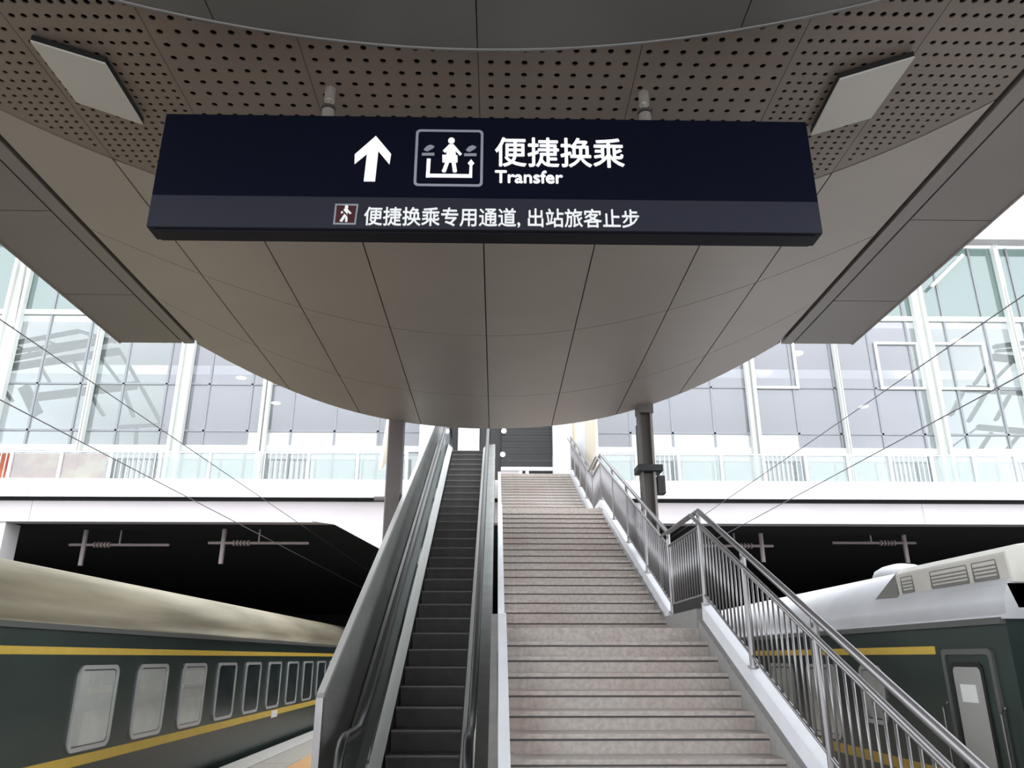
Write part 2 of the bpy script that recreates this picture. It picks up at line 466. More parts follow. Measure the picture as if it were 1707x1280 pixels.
# ------------------------------------------------------------------ ceiling lights
for lab, quad in (('pale unlit ceiling light panel on the perforated ceiling, left of the hanging sign', [(50, 69), (175, 107), (238, 208), (128, 171)]),
                  ('pale unlit ceiling light panel on the perforated ceiling, right of the hanging sign', [(1525, 96), (1400, 133), (1352, 226), (1452, 197)])):
    pts = []
    for px, py in quad:
        r_ = at(px, py, 5.0) - Vector((0, 0, CAMZ)); r_ *= (H - 0.07 - CAMZ) / r_.z; pts.append((r_.x, r_.y))
    c = (sum(p[0] for p in pts) / 4, sum(p[1] for p in pts) / 4)
    t = thing('ceiling_light', (*c, H), lab, 'light', 'ceiling light panels')
    m = MB(); m.zprism(pts, H - 0.07, H - 0.055); m.build('light_cover', M['lampcover'], t)
    m = MB(); m.zprism(pts, H - 0.055, H - 0.008); m.build('frame', M['black'], t)  # black sides put in for the shadow gap above the cover
    m = MB(); m.zprism([(c[0] + (x - c[0]) * 0.7, c[1] + (y - c[1]) * 0.7) for x, y in pts], H - 0.008, H + 0.006); m.build('housing', M['black'], t)

# ------------------------------------------------------------------ hanging sign
SX0, SX1, SY, SZ0, SZ1, SZM = -2.555, 2.385, 4.95, 2.94 + R, 3.93 + R, 3.21 + R
sign = thing('hanging_sign', (-0.085, 5.05, SZ0), 'long navy transfer sign with white lettering hung below the canopy', 'sign')
m = MB(); m.box(SX0, SX1, SY + 0.012, SY + 0.19, SZ0 + 0.0, SZ1); m.build('housing', M['signbody'], sign, bevel=0.006)
m = MB(); m.box(SX0 + 0.004, SX1 - 0.004, SY, SY + 0.014, SZM, SZ1 - 0.004); m.build('header_panel', M['navy'], sign)
m = MB(); m.box(SX0 + 0.004, SX1 - 0.004, SY, SY + 0.014, SZ0 + 0.004, SZM - 0.003); m.build('notice_band', M['band'], sign)
m = MB(); m.box(SX0 + 0.05, SX1 - 0.05, SY + 0.03, SY + 0.17, SZ0 - 0.015, SZ0 + 0.01); m.build('bottom_trim', M['signbody'], sign)
YF = SY - 0.001
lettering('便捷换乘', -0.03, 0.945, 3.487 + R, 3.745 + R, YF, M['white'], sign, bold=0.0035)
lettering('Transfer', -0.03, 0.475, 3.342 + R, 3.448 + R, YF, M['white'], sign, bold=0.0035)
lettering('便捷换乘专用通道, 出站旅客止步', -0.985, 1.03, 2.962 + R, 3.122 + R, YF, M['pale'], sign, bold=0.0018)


def flat(polys, name, m_, tx, tz, y=YF, t=0.004):
    b = MB()
    for i, P in enumerate(polys): b.prism([(tx(u), y, tz(v)) for u, v in P], (0, -t - 0.0006 * i, 0))
    return b.build(name, m_, sign)


def disc(cx, cy, rx, ry=None, n=14): return [(cx + rx * math.cos(2 * math.pi * k / n), cy + (ry or rx) * math.sin(2 * math.pi * k / n)) for k in range(n)]


ax = lambda u: -1.09 + (u - 155) / 190 * 0.27
az = lambda v: 3.745 + R - (v - 110) / 245 * 0.405
# a concave arrow is split into convex pieces
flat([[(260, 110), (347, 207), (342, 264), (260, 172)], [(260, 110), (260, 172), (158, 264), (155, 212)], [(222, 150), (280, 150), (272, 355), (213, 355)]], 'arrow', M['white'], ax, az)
ix = lambda u: -0.64 + (u - 105) / 1260 * 0.52
iz = lambda v: 3.81 + R - (v - 115) / 1050 * 0.505
b = MB(); o1 = rounded(0.515, 0.505, 0.035); o2 = rounded(0.475, 0.465, 0.02)
cxs, czs = (ix(735)), (iz(640))
ring(b, o1, o2, lambda u, v, d: (cxs + u, YF - d, czs + v), 0.004); b.build('pictogram_frame', M['greyline'], sign)
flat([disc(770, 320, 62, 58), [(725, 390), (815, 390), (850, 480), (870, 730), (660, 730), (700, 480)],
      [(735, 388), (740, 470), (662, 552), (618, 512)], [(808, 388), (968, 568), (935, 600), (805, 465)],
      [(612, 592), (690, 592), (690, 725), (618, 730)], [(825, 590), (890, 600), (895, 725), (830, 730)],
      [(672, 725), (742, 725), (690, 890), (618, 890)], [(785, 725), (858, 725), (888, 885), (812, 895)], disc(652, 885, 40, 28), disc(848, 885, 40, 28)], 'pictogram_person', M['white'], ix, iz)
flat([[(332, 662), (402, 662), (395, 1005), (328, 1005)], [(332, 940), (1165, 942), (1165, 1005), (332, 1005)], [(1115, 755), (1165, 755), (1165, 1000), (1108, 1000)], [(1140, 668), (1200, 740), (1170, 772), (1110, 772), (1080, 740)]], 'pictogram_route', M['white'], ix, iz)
for dx in (0, 772):
    flat([[(268 + dx, 492), (320 + dx, 430), (385 + dx, 402), (462 + dx, 428), (440 + dx, 468), (335 + dx, 530), (285 + dx, 512)], [(238 + dx, 560), (465 + dx, 555), (465 + dx, 606), (238 + dx, 608)]], 'pictogram_train', M['greyline'], ix, iz)
nx = lambda u: -1.205 + (u - 50) / 280 * 0.175
nz = lambda v: 3.145 + R - (v - 65) / 225 * 0.175
flat([[(60, 70), (318, 75), (300, 285), (52, 280)]], 'notice_icon_ground', M['red'], nx, nz, t=0.003)
b = MB()
ring(b, [(52, 66), (325, 66), (310, 290), (48, 290)], [(72, 84), (305, 84), (292, 272), (68, 272)], lambda u, v, d: (nx(u), YF - 0.002 - d, nz(v)), 0.003); b.build('notice_icon_frame', M['greyline'], sign)
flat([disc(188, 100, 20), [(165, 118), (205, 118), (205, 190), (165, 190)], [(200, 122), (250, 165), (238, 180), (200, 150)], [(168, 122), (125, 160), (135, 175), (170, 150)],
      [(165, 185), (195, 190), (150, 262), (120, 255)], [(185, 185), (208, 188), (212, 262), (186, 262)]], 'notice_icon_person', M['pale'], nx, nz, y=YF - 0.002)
flat([[(85, 90), (100, 82), (285, 262), (270, 272)]], 'notice_icon_slash', M['red'], nx, nz, y=YF - 0.005)
for x in (-1.345, 1.15):
    b = MB(); b.tube([(x, 5.045, SZ1 - 0.01), (x, 5.045, H + 0.01)], 0.022, 10)
    rd = b.build('hanger_rod', M['rod'], sign, smooth=True)
    b = MB(); b.tube([(x, 5.045, H - 0.11), (x, 5.045, H - 0.02), (x, 5.045, H + 0.005)], 0.042, 12); b.build('ceiling_cup', M['rod'], rd)
    b = MB(); b.tube([(x, 5.045, SZ1), (x, 5.045, SZ1 + 0.12)], 0.05, 12); b.build('clamp_sleeve', M['rod'], rd)
    b = MB(); b.tube([(x, 5.045, SZ1 + 0.125), (x, 5.045, SZ1 + 0.145)], 0.06, 12); b.build('lock_nut', M['darksteel'], rd)

# ------------------------------------------------------------------ stairs
A0, A1 = 0.11, 2.25
RUN, RISE = 0.345, 0.15
L1Y, L1Z = 9.0, 0.31 + R
L2Y0, L2Z = 17.2, 3.08 + R
MID_RISE, MID_N = (3.08 - 0.31) / 18, 18
MID_RUN = (17.2 - 10.7) / 18
TOP_N = 16
TOPZ = 7.10
TOP_RISE, TOP_RUN = (TOPZ - L2Z) / TOP_N, 5.5 / TOP_N


def nose(Y):
    if Y < L1Y: return L1Z - (L1Y - Y) * RISE / RUN
    if Y < 10.7: return L1Z
    if Y < 17.2: return L1Z + (Y - 10.7) * MID_RISE / MID_RUN
    if Y < 18.7: return L2Z
    return min(TOPZ, L2Z + (Y - 18.7) * TOP_RISE / TOP_RUN)


st = thing('staircase', (1.2, 4.6, 0), 'wide grey granite staircase climbing beside the escalator to the glass hall', 'staircase')


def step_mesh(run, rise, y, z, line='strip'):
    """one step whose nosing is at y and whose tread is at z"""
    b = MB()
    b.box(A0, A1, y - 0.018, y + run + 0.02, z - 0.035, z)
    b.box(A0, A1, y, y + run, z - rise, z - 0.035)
    b.m = 1; b.box(A0, A1, y - 0.006, y, z - 0.052, z - 0.034)  # coloured strip under the nosing stands for its shadow line
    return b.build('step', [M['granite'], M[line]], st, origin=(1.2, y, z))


flights = []
n_low = int(L1Z / RISE)
s0 = None
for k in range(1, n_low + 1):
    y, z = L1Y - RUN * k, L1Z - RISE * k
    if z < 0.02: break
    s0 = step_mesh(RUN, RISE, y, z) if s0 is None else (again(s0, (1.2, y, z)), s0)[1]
s0 = None
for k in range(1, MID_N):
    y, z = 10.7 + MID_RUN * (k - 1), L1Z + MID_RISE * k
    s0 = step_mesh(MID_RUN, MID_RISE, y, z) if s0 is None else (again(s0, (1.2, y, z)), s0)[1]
s0 = None
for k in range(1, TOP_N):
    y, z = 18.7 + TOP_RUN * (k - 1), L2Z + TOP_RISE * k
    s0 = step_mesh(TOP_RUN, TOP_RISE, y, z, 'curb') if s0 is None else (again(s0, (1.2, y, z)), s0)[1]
for y0, y1, z in ((L1Y, 10.75, L1Z), (16.84, 18.75, L2Z)):
    b = MB(); b.box(A0, A1 + 0.05, y0 - 0.018, y1, z - 0.15, z); b.build('landing', M['granite'], st)
b = MB(); b.box(A0, A1, 23.85, 24.9, TOPZ - 0.25, TOPZ); b.build('landing', M['granite'], st)
b = MB(); b.box(A1, A1 + 0.07, L1Y + 0.02, 10.7, L1Z, L1Z + 0.21); b.build('curb', M['curb'], st)
# structural slab under the flights
for y0, z0, y1, z1 in ((4.75, 0.0, L1Y, L1Z), (10.7, L1Z, 17.2, L2Z), (18.7, L2Z, 24.2, TOPZ)):
    b = MB(); b.xprism([(y0, z0 - 0.02), (y1, z1 - 0.17), (y1, z1 - 0.55), (y0 + 0.7, max(z0 - 0.3, 0.0))], A0 - 0.05, A1 + 0.1)
    b.build('flight_slab', M['curb'], st)
for y0, y1, z in ((L1Y, 10.7, L1Z), (17.2, 18.7, L2Z)):
    b = MB(); b.box(A0 - 0.05, A1 + 0.1, y0, y1, z - 0.55, z - 0.15); b.build('flight_slab', M['curb'], st)
for y0, y1 in ((4.7, L1Y - 0.02), (10.72, 17.2), (18.72, 24.1)):
    for xa, xb, u0, u1, nm, mm in ((A1, A1 + 0.07, -0.2, 0.10, 'curb', 'curb'), (A1 + 0.055, A1 + 0.16, 0.06, 0.26, 'stringer', 'whitesteel'),
                                   (A0 - 0.09, A0, -0.25, 0.16, 'stringer', 'whitesteel')):
        za, zb = nose(y0), nose(y1 - 0.001)
        b = MB(); b.xprism([(y0, max(0, za + u0)), (y1, zb + u0), (y1, zb + u1), (y0, za + u1)], xa, xb); b.build(nm, M[mm], st)
b = MB(); b.box(A0 - 0.09, A0, L1Y - 0.02, 10.72, L1Z - 0.2, L1Z + 0.16); b.build('stringer', M['whitesteel'], st)
b = MB(); b.box(A0 - 0.09, A0, 17.2, 18.72, L2Z - 0.2, L2Z + 0.16); b.build('stringer', M['whitesteel'], st)
b = MB(); b.box(A1 + 0.055, A1 + 0.16, 17.2, 18.72, L2Z + 0.02, L2Z + 0.26); b.build('stringer', M['whitesteel'], st)

b = MB(); b.xprism([(4.9, 0), (9.0, 0), (9.0, L1Z + 0.15), (4.9, nose(4.9) + 0.15)], -0.055, 0.015); b.build('side_wall', M['brushed'], st)
XRAIL = A1 + 0.105
ypath = [3.85, L1Y, 10.7, 17.2, 18.7, 24.1]
rail_line = lambda h: [(XRAIL, y, nose(y) + h) for y in ypath]
b = MB(); b.tube([(XRAIL + 0.0, y, z) for _, y, z in rail_line(1.31)], 0.030, 10)
railing = b.build('railing', M['steel'], st, smooth=True)
b = MB(); b.box(XRAIL - 0.01, XRAIL + 0.01, L1Y + 0.08, 10.64, L1Z + 0.20, L1Z + 0.35); b.build('toe_plate', M['black'], railing)
b = MB(); b.tube([(XRAIL - 0.10, y, z) for _, y, z in rail_line(1.26)], 0.02, 8); b.build('handrail', M['steel'], railing, smooth=True)
b = MB(); b.tube(rail_line(1.13), 0.018, 8); b.build('mid_rail', M['steel'], railing, smooth=True)
b = MB(); b.tube(rail_line(0.36), 0.016, 6); b.build('bottom_rail', M['steel'], railing, smooth=True)
post = None
for y in [3.95, 5.95, 7.5, L1Y, 10.7, 12.3, 13.9, 15.5, 17.2, 18.7, 20.1, 21.5, 22.9, 24.0]:
    z = nose(y) + 0.2
    if post is None:
        b = MB(); b.tube([(XRAIL, y, z), (XRAIL, y, z + 1.12)], 0.028, 10); b.tube([(XRAIL, y, z + 0.05), (XRAIL, y, z + 0.075)], 0.05, 10)
        post = b.build('post', M['steel'], railing, origin=(XRAIL, y, z), smooth=False)
    else: again(post, (XRAIL, y, z))
bal = None
y = 4.05
while y < 24.0:
    z = nose(y) + 0.36
    if bal is None:
        b = MB(); b.tube([(XRAIL, y, z), (XRAIL, y, z + 0.78)], 0.0105, 6); bal = b.build('baluster', M['steel'], railing, origin=(XRAIL, y, z), smooth=True)
    else: again(bal, (XRAIL, y, z))
    y += 0.125
for y in (6.7, 8.3, 5.2):                                          # brackets holding the handrail
    b = MB(); b.beam((XRAIL, y, nose(y) + 1.14), (XRAIL - 0.09, y, nose(y) + 1.25), 0.025, 0.025); b.build('rail_bracket', M['steel'], railing)

# ------------------------------------------------------------------ escalator
def zs(Y):
    l = 0.48 + 0.577 * (Y - 9.5)
    l = 0.5 * (l + math.sqrt(l * l + 0.006))
    u = TOPZ - l
    return TOPZ - 0.5 * (u + math.sqrt(u * u + 0.006))


es = thing('escalator', (-0.82, 8.0, 0), 'dark stepped escalator with black handrails left of the granite stairs', 'escalator')
EX0, EX1 = -1.235, -0.405
b = MB(); b.box(EX0, EX1, 0, 0.40, -0.03, 0.0); b.xprism([(0.0, -0.005), (0.02, -0.08), (0.05, -0.24), (0.07, -0.24), (0.04, -0.005)], EX0, EX1)
b.m = 1; b.box(EX0, EX1, -0.004, 0.022, -0.012, 0.002)  # thin front edge in a slightly lighter grey
b.v = [(x, y + 8.8, z + zs(8.8)) for x, y, z in b.v]
stp = b.build('step', [M['stepdark'], M['stepedge']], es, origin=(-0.82, 8.8, zs(8.8)))
Y = 8.8
while Y < 20.9:
    Y += 0.4
    again(stp, (-0.82, Y, zs(Y + 0.12)))
b = MB(); b.box(EX0, EX1, 7.4, 8.8, -0.02, 0.03); b.build('comb_plate', M['steel'], es)
b = MB(); b.box(EX0, EX1, 21.2, 24.3, TOPZ - 0.04, TOPZ + 0.01); b.build('comb_plate', M['steel'], es)
ys = list(np.linspace(7.9, 22.0, 43))


def ribbon(mb, pts):
    """strip along the path; pts are (x, lift) pairs of a closed cross-section"""
    n = len(pts); vs = []; fs = []
    for yy in ys:
        for x, h in pts: vs.append((x, yy, max(0.0, zs(yy) + h)))
    for i in range(len(ys) - 1):
        for k in range(n):
            fs.append((i * n + k, i * n + (k + 1) % n, (i + 1) * n + (k + 1) % n, (i + 1) * n + k))
    fs.append(tuple(range(n))); fs.append(tuple(range((len(ys) - 1) * n, len(ys) * n))[::-1])
    return mb.add(vs, fs)


def newel(xc):
    hp = [(xc, yy, zs(yy) + 0.97) for yy in ys]
    r = 0.33
    lo = [(xc, 7.9 - r * math.sin(a), zs(7.9) + 0.97 - r + r * math.cos(a)) for a in np.linspace(math.pi, 0.15, 9)]
    hi = [(xc, 22.0 + r * math.sin(a), zs(22.0) + 0.97 - r + r * math.cos(a)) for a in np.linspace(0.15, math.pi, 9)]
    return lo + hp + hi


for s, xe in ((-1, EX0), (1, EX1)):
    q = lambda u: xe + s * u
    wd = 0.44 if s < 0 else 0.34
    b = MB(); ribbon(b, [(q(0.012), -0.25), (q(0.012), 0.10), (q(0.024), 0.10), (q(0.024), -0.25)]); b.build('skirt', M['darksteel'], es)
    b = MB(); ribbon(b, [(q(0.012), 0.102), (q(0.13), 0.22), (q(0.13), 0.18), (q(0.026), 0.06)]); b.build('inner_deck', M['deck'], es)
    b = MB(); ribbon(b, [(q(0.15), 0.14), (q(0.15), 0.92), (q(0.162), 0.92), (q(0.162), 0.14)]); b.build('balustrade_glass', M['escglass'], es)
    b = MB(); ribbon(b, [(q(0.175), 0.20), (q(wd), 0.22), (q(wd), -0.9), (q(wd - 0.02), -0.9), (q(wd - 0.02), 0.16), (q(0.175), 0.16)]); b.build('outer_deck', M['brushed'], es)
    hp = newel(q(0.156)); b = MB()
    # handrail: flattened tube
    n = 8; vs = []; fs = []
    for i, p in enumerate(hp):
        t = (Vector(hp[min(i + 1, len(hp) - 1)]) - Vector(hp[max(0, i - 1)])).normalized(); w = Vector((1, 0, 0)); u = t.cross(w)
        vs += [Vector(p) + w * 0.045 * math.cos(2 * math.pi * k / n) + u * 0.026 * math.sin(2 * math.pi * k / n) for k in range(n)]
    for i in range(len(hp) - 1):
        fs += [(i * n + k, i * n + (k + 1) % n, (i + 1) * n + (k + 1) % n, (i + 1) * n + k) for k in range(n)]
    fs += [tuple(range(n)), tuple(range((len(hp) - 1) * n, len(hp) * n))[::-1]]
    b.add(vs, fs); b.build('handrail', M['rubber'], es, smooth=True)
    b = MB(); ribbon(b, [(q(0.135), 0.90), (q(0.135), 0.945), (q(0.18), 0.945), (q(0.18), 0.90)]); b.build('handrail_track', M['steel'], es)
    b = MB(); b.prism([(q(0.15), 7.9 + 0.0 * a, 0.0) for a in (0,)] + [(q(0.15), 7.9 - 0.31 * math.sin(a), zs(7.9) + 0.62 + 0.31 * math.cos(a)) for a in np.linspace(math.pi - 0.3, 0, 10)], (s * 0.012, 0, 0)); b.build('newel_glass', M['escglass'], es)
b = MB(); ribbon(b, [(EX0 - 0.02, -0.9), (EX0 - 0.02, -0.26), (EX1 + 0.02, -0.26), (EX1 + 0.02, -0.9)]); b.build('truss', M['darksteel'], es)
# tall parapet on the far side of the escalator
PX0, PX1 = -1.73, -1.69
ptop = lambda y: -0.30 + R + (y - 8.3) * 0.525
cuts = [8.2, 10.2, 12.3, 14.5, 16.8, 19.1, 21.4, 23.6]
for c0, c1 in zip(cuts[:-1], cuts[1:]):
    z0a, z0b = max(0.0, zs(c0) - 0.9), max(0.0, zs(c1) - 0.9)
    b = MB(); b.xprism([(c0 + 0.006, z0a), (c1 - 0.006, z0b), (c1 - 0.006, ptop(c1)), (c0 + 0.006, ptop(c0))], PX0, PX1); b.build('parapet_panel', M['brushed'], es)
b = MB(); b.beam((-1.71, 8.17, ptop(8.17) + 0.02), (-1.71, 23.6, ptop(23.6) + 0.02), 0.07, 0.05); b.build('parapet_cap', M['deck'], es)
b = MB(); b.box(-1.745, -1.675, 8.13, 8.2, 0, ptop(8.17)); b.build('parapet_post', M['steel'], es)

# ------------------------------------------------------------------ columns at the end of the canopy
cl = thing('support_column', (-1.93, 14.3, 0), 'dark grey steel column rising left of the escalator', 'column', 'canopy columns')
b = MB(); b.box(-2.075, -1.785, 14.16, 14.44, 0, H + 0.1); b.build('shaft', M['column'], cl, bevel=0.02)
b = MB(); b.box(-2.13, -1.73, 14.1, 14.5, 0, 0.05); b.build('base_plate', M['column'], cl)
b = MB(); b.box(-2.11, -1.75, 14.1, 14.5, H + 0.1, H + 0.3); b.build('column_head', M['column'], cl)
b = MB(); b.beam((-1.93, 14.3, H + 0.4), (-1.5, 13.9, H + 0.5), 0.2, 0.2); b.build('bracket', M['column'], cl)
b = MB(); b.tube([(-2.075, 14.3, 4.08 + R - 1.3), (-2.28, 14.3, 4.08 + R - 1.3)], 0.045, 10); b.build('pipe_stub', M['columnlight'], cl)
cr = thing('support_column', (2.62, 13.2, 0), 'grey steel column with a camera bracket standing right of the stairs', 'column', 'canopy columns')
b = MB(); b.box(2.50, 2.53, 13.07, 13.33, 0, H - 0.16); b.box(2.53, 2.72, 13.19, 13.21, 0, H - 0.16); b.build('shaft', M['column'], cr)
b = MB(); b.box(2.70, 2.74, 13.07, 13.33, 0, H - 0.16); b.build('flange', M['columnlight'], cr)  # light falling on this flange is put into its lighter grey
b = MB(); b.box(2.44, 2.80, 13.0, 13.4, 0, 0.05); b.build('base_plate', M['column'], cr)
b = MB(); b.box(2.485, 2.765, 13.04, 13.36, H - 0.16, H + 0.1); b.build('column_head', M['column'], cr, bevel=0.01)
b = MB(); b.beam((2.6, 13.2, H + 0.2), (2.2, 13.2, H + 0.4), 0.2, 0.2); b.build('bracket', M['column'], cr)
b = MB(); b.box(2.42, 2.86, 13.0, 13.4, 4.68, 4.80); b.build('clamp_band', M['black'], cr, bevel=0.01)
b = MB(); b.box(2.76, 2.9, 13.08, 13.26, 4.30, 4.62); b.build('junction_box', M['black'], cr, bevel=0.01)
b = MB(); b.tube([(2.44, 13.05, 5.5), (2.44, 13.05, 4.8)], 0.012, 6); b.build('cable', M['black'], cr)

# ------------------------------------------------------------------ trains
TZ = TB
win_cache = {}


def car(name, xf, s, y0, y1, wins, label, group, roofmat, stripe_to=None, small=None):
    """one carriage; xf is the face towards the platform, s the side it lies on"""
    X = lambda u: xf + s * u
    t = thing(name, (X(1.55), (y0 + y1) / 2, TZ), label, 'train carriage', group)
    GZ = 0.33 + R
    b = MB(); b.yprism([(X(0.06), -0.35), (X(0), -0.1), (X(0), GZ), (X(3.1), GZ), (X(3.1), -0.1), (X(3.04), -0.35)], y0, y1); b.build('body', M['green'], t)
    prof = [(X(-0.03), GZ - 0.02), (X(-0.03), GZ + 0.02)] + [(X(1.55 - 1.55 * math.cos(a)), GZ + 0.02 + 0.74 * math.sin(a) ** 0.85) for a in np.linspace(0.0, math.pi, 26)] + [(X(3.13), GZ + 0.02), (X(3.13), GZ - 0.02)]
    b = MB(); b.yprism(prof, y0 - 0.03, y1 + 0.03); rf = b.build('roof', roofmat, t)
    for p in rf.data.polygons: p.use_smooth = len(p.vertices) == 4
    b = MB(); b.box(*sorted((X(-0.045), X(0.0))), y0, y1, GZ - 0.06, GZ - 0.005); b.build('gutter', M['gutter'], t)
    for za, zb in ((0.03, 0.105), (-1.11, -1.0)):
        b = MB(); b.box(*sorted((X(-0.008), X(0.01))), stripe_to if (stripe_to and za > 0) else (stripe_to or y0 + 0.05), y1 - 0.05, za + R, zb + R); b.build('stripe', M['yellow'], t)
    b = MB(); b.box(*sorted((X(0.2), X(2.9))), y0 + 0.4, y1 - 0.4, -0.95, -0.35); b.build('underframe', M['under'], t)
    for yb in (y0 + 4.0, y1 - 4.0):
        b = MB()
        for dy in (-1.2, 1.2):
            for u in (0.75, 2.25): b.tube([(X(u), yb + dy, TZ + 0.14 + 0.46), (X(u + 0.13), yb + dy, TZ + 0.14 + 0.46)], 0.455, 20)
            b.tube([(X(0.7), yb + dy, TZ + 0.6), (X(2.4), yb + dy, TZ + 0.6)], 0.08, 8)
        b.box(*sorted((X(0.5), X(2.6))), yb - 1.7, yb + 1.7, TZ + 0.5, TZ + 0.75); b.build('bogie', M['under'], t)
    zc = (-0.08 - 0.965) / 2 + R; hh = 0.885
    for k, (yc, w, kind) in enumerate(wins):
        key = (s, round(w, 2), kind == 'pale')
        if key in win_cache:
            f0, p0, c0 = win_cache[key]
            f = again(f0, (xf, yc, zc), t)
            again(p0, (xf, yc, zc), f)
            if kind == 'pale': again(c0, (xf, yc, zc), f)
        else:
            h = hh if w > 0.7 else 0.62
            z_ = zc if w > 0.7 else zc + 0.13
            b = MB(); ring(b, rounded(w, h, 0.11), rounded(w - 0.09, h - 0.09, 0.075), lambda u, v, d: (X(0.004 - d), yc + u, z_ + v), 0.024)
            f = b.build('window_frame', M['alu'], t, origin=(xf, yc, zc))
            b = MB(); b.prism([(X(-0.003), yc + u, z_ + v) for u, v in rounded(w - 0.085, h - 0.085, 0.08)], (-s * 0.006, 0, 0))
            p_ = b.build('pane', M['trainpane'] if kind == 'pale' else M['darkglass'], f, origin=(xf, yc, zc))
            c_ = None
            if kind == 'pale':
                b = MB(); b.prism([(X(0.0005), yc + u, z_ + v) for u, v in rounded(w - 0.12, h - 0.12, 0.06)], (-s * 0.002, 0, 0)); c_ = b.build('curtain', M['curtain'], f, origin=(xf, yc, zc))
            win_cache[key] = (f, p_, c_)
        if k == 2 and small is None and kind == 'pale':
            b = MB(); b.box(*sorted((X(-0.03), X(-0.004))), yc - w / 2 + 0.03, yc + w / 2 - 0.03, zc + 0.11, zc + 0.15); b.build('sash_bar', M['alu'], t)
    return t


left_w = [(9.56 + 1.5 * k, 0.95, 'pale' if k < 3 else 'dark') for k in range(14)]
left_near = car('passenger_carriage', -4.55, -1, 6.6, 32.1, left_w, 'dark green passenger carriage with yellow stripes left of the platform', 'green train carriages', M['roof'])
b = MB(); yp = 17.3; b.box(-4.56, -4.535, yp - 0.22, yp + 0.22, 0.50, 0.63); b.build('route_plate', M['paper'], left_near)
car('passenger_carriage', -4.55, -1, 32.9, 58.0, [(36 + 1.5 * k, 0.95, 'dark') for k in range(13)], 'dark green carriage coupled behind the left one, deep under the concourse', 'green train carriages', M['roof'])

right_w = [(9.4, 0.56, 'pale')] + [(10.85 + 1.5 * k, 0.95, 'pale' if k < 3 else 'dark') for k in range(13)]
rc = car('passenger_carriage', 4.3, 1, 6.75, 32.2, right_w, 'dark green carriage with a cream roof unit and end door behind the stair railing', 'green train carriages', M['roofwhite'], stripe_to=7.93, small=True)
car('passenger_carriage', 4.3, 1, -19.4, 5.95, [(-16 + 1.5 * k, 0.95, 'dark') for k in range(12)], 'dark green carriage nearest the camera, at the right edge past the gangway', 'green train carriages', M['roofwhite'], stripe_to=-17)
b = MB()
for k in range(6): b.box(4.95, 6.75, 5.96 + 0.13 * k, 6.05 + 0.13 * k, -0.1, 1.95); b.box(5.05, 6.65, 6.0 + 0.12 * k, 6.1 + 0.12 * k, -0.05, 1.88)
b.build('gangway_bellows', M['bellows'], rc)
# end door
b = MB(); ring(b, rounded(0.80, 2.05, 0.05), rounded(0.70, 1.95, 0.04), lambda u, v, d: (4.3 + 0.004 - d, 7.40 + u, 0.70 + v), 0.03); dr = b.build('door_frame', M['gutter'], rc)
b = MB(); b.box(4.288, 4.302, 7.05, 7.75, -0.27, 1.67); door = b.build('door', M['green'], rc)
b = MB(); b.prism([(4.286, 7.43 + u, 1.08 + v) for u, v in rounded(0.44, 0.98, 0.05)], (-0.008, 0, 0)); b.build('pane', M['doorglass'], door)
b = MB(); ring(b, rounded(0.52, 1.06, 0.07), rounded(0.44, 0.98, 0.05), lambda u, v, d: (4.288 - d, 7.43 + u, 1.08 + v), 0.014); b.build('pane_frame', M['under'], door)
b = MB(); b.box(4.272, 4.279, 7.32, 7.56, 1.27, 1.42); b.build('notice', M['paper'], door)
b = MB(); b.tube([(4.285, 7.12, 0.60), (4.235, 7.12, 0.60), (4.235, 7.22, 0.60)], 0.014, 8); b.build('handle', M['steel'], door)
for yy in (6.97, 7.86):
    b = MB(); b.tube([(4.29, yy, 0.1), (4.24, yy, 0.15), (4.24, yy, 1.2), (4.29, yy, 1.25)], 0.014, 8); b.build('grab_rail', M['darksteel'], rc)
# roof unit
b = MB()
b.yprism([(4.40, 0.60 + R), (4.38, 0.86 + R), (4.50, 0.93 + R), (5.85, 1.10 + R), (7.2, 0.93 + R), (7.3, 0.60 + R)], 6.70, 8.65)
ac = b.build('air_conditioner', M['acwhite'], rc, bevel=0.012)
for y0, y1 in ((8.30, 8.55), (7.30, 7.95), (6.85, 7.22)):
    b = MB()
    ring(b, rounded(y1 - y0, 0.17, 0.01, 1), rounded(y1 - y0 - 0.02, 0.15, 0.008, 1), lambda u, v, d: (4.393 - d, (y0 + y1) / 2 + u, 0.735 + R + v), 0.012)
    for k in range(5): b.box(4.386, 4.396, y0 + 0.01, y1 - 0.01, 0.665 + 0.033 * k + R, 0.680 + 0.033 * k + R)
    b.build('louvre', M['grille'], ac)
b = MB(); b.yprism([(4.42, 0.40 + R), (4.36, 0.60 + R), (5.4, 0.62 + R), (5.4, 0.4 + R)], 6.72, 8.63); b.build('unit_skirt', M['roofwhite'], ac)
b = MB(); b.prism([(4.36, 8.65, 0.47 + R), (4.40, 8.65, 0.88 + R), (4.9, 9.3, 0.86 + R), (4.38, 9.55, 0.48 + R)], (0.3, 0, 0.0)); b.build('shaded_recess_wedge', M['grille'], ac)  # grey wedge put in for the shaded roof recess beside the unit
b = MB(); c = Vector((5.85, 11.4, 1.06 + R))
prof = [(0.30, 0.0), (0.33, 0.06), (0.30, 0.13), (0.20, 0.19), (0.08, 0.22), (0.0, 0.225)]
n = 16; vs = [c + Vector((r * math.cos(2 * math.pi * k / n), 1.6 * r * math.sin(2 * math.pi * k / n), z)) for r, z in prof for k in range(n)]
b.add(vs, [(i * n + k, i * n + (k + 1) % n, (i + 1) * n + (k + 1) % n, (i + 1) * n + k) for i in range(len(prof) - 1) for k in range(n)]); b.build('roof_vent', M['roofwhite'], rc, smooth=True)
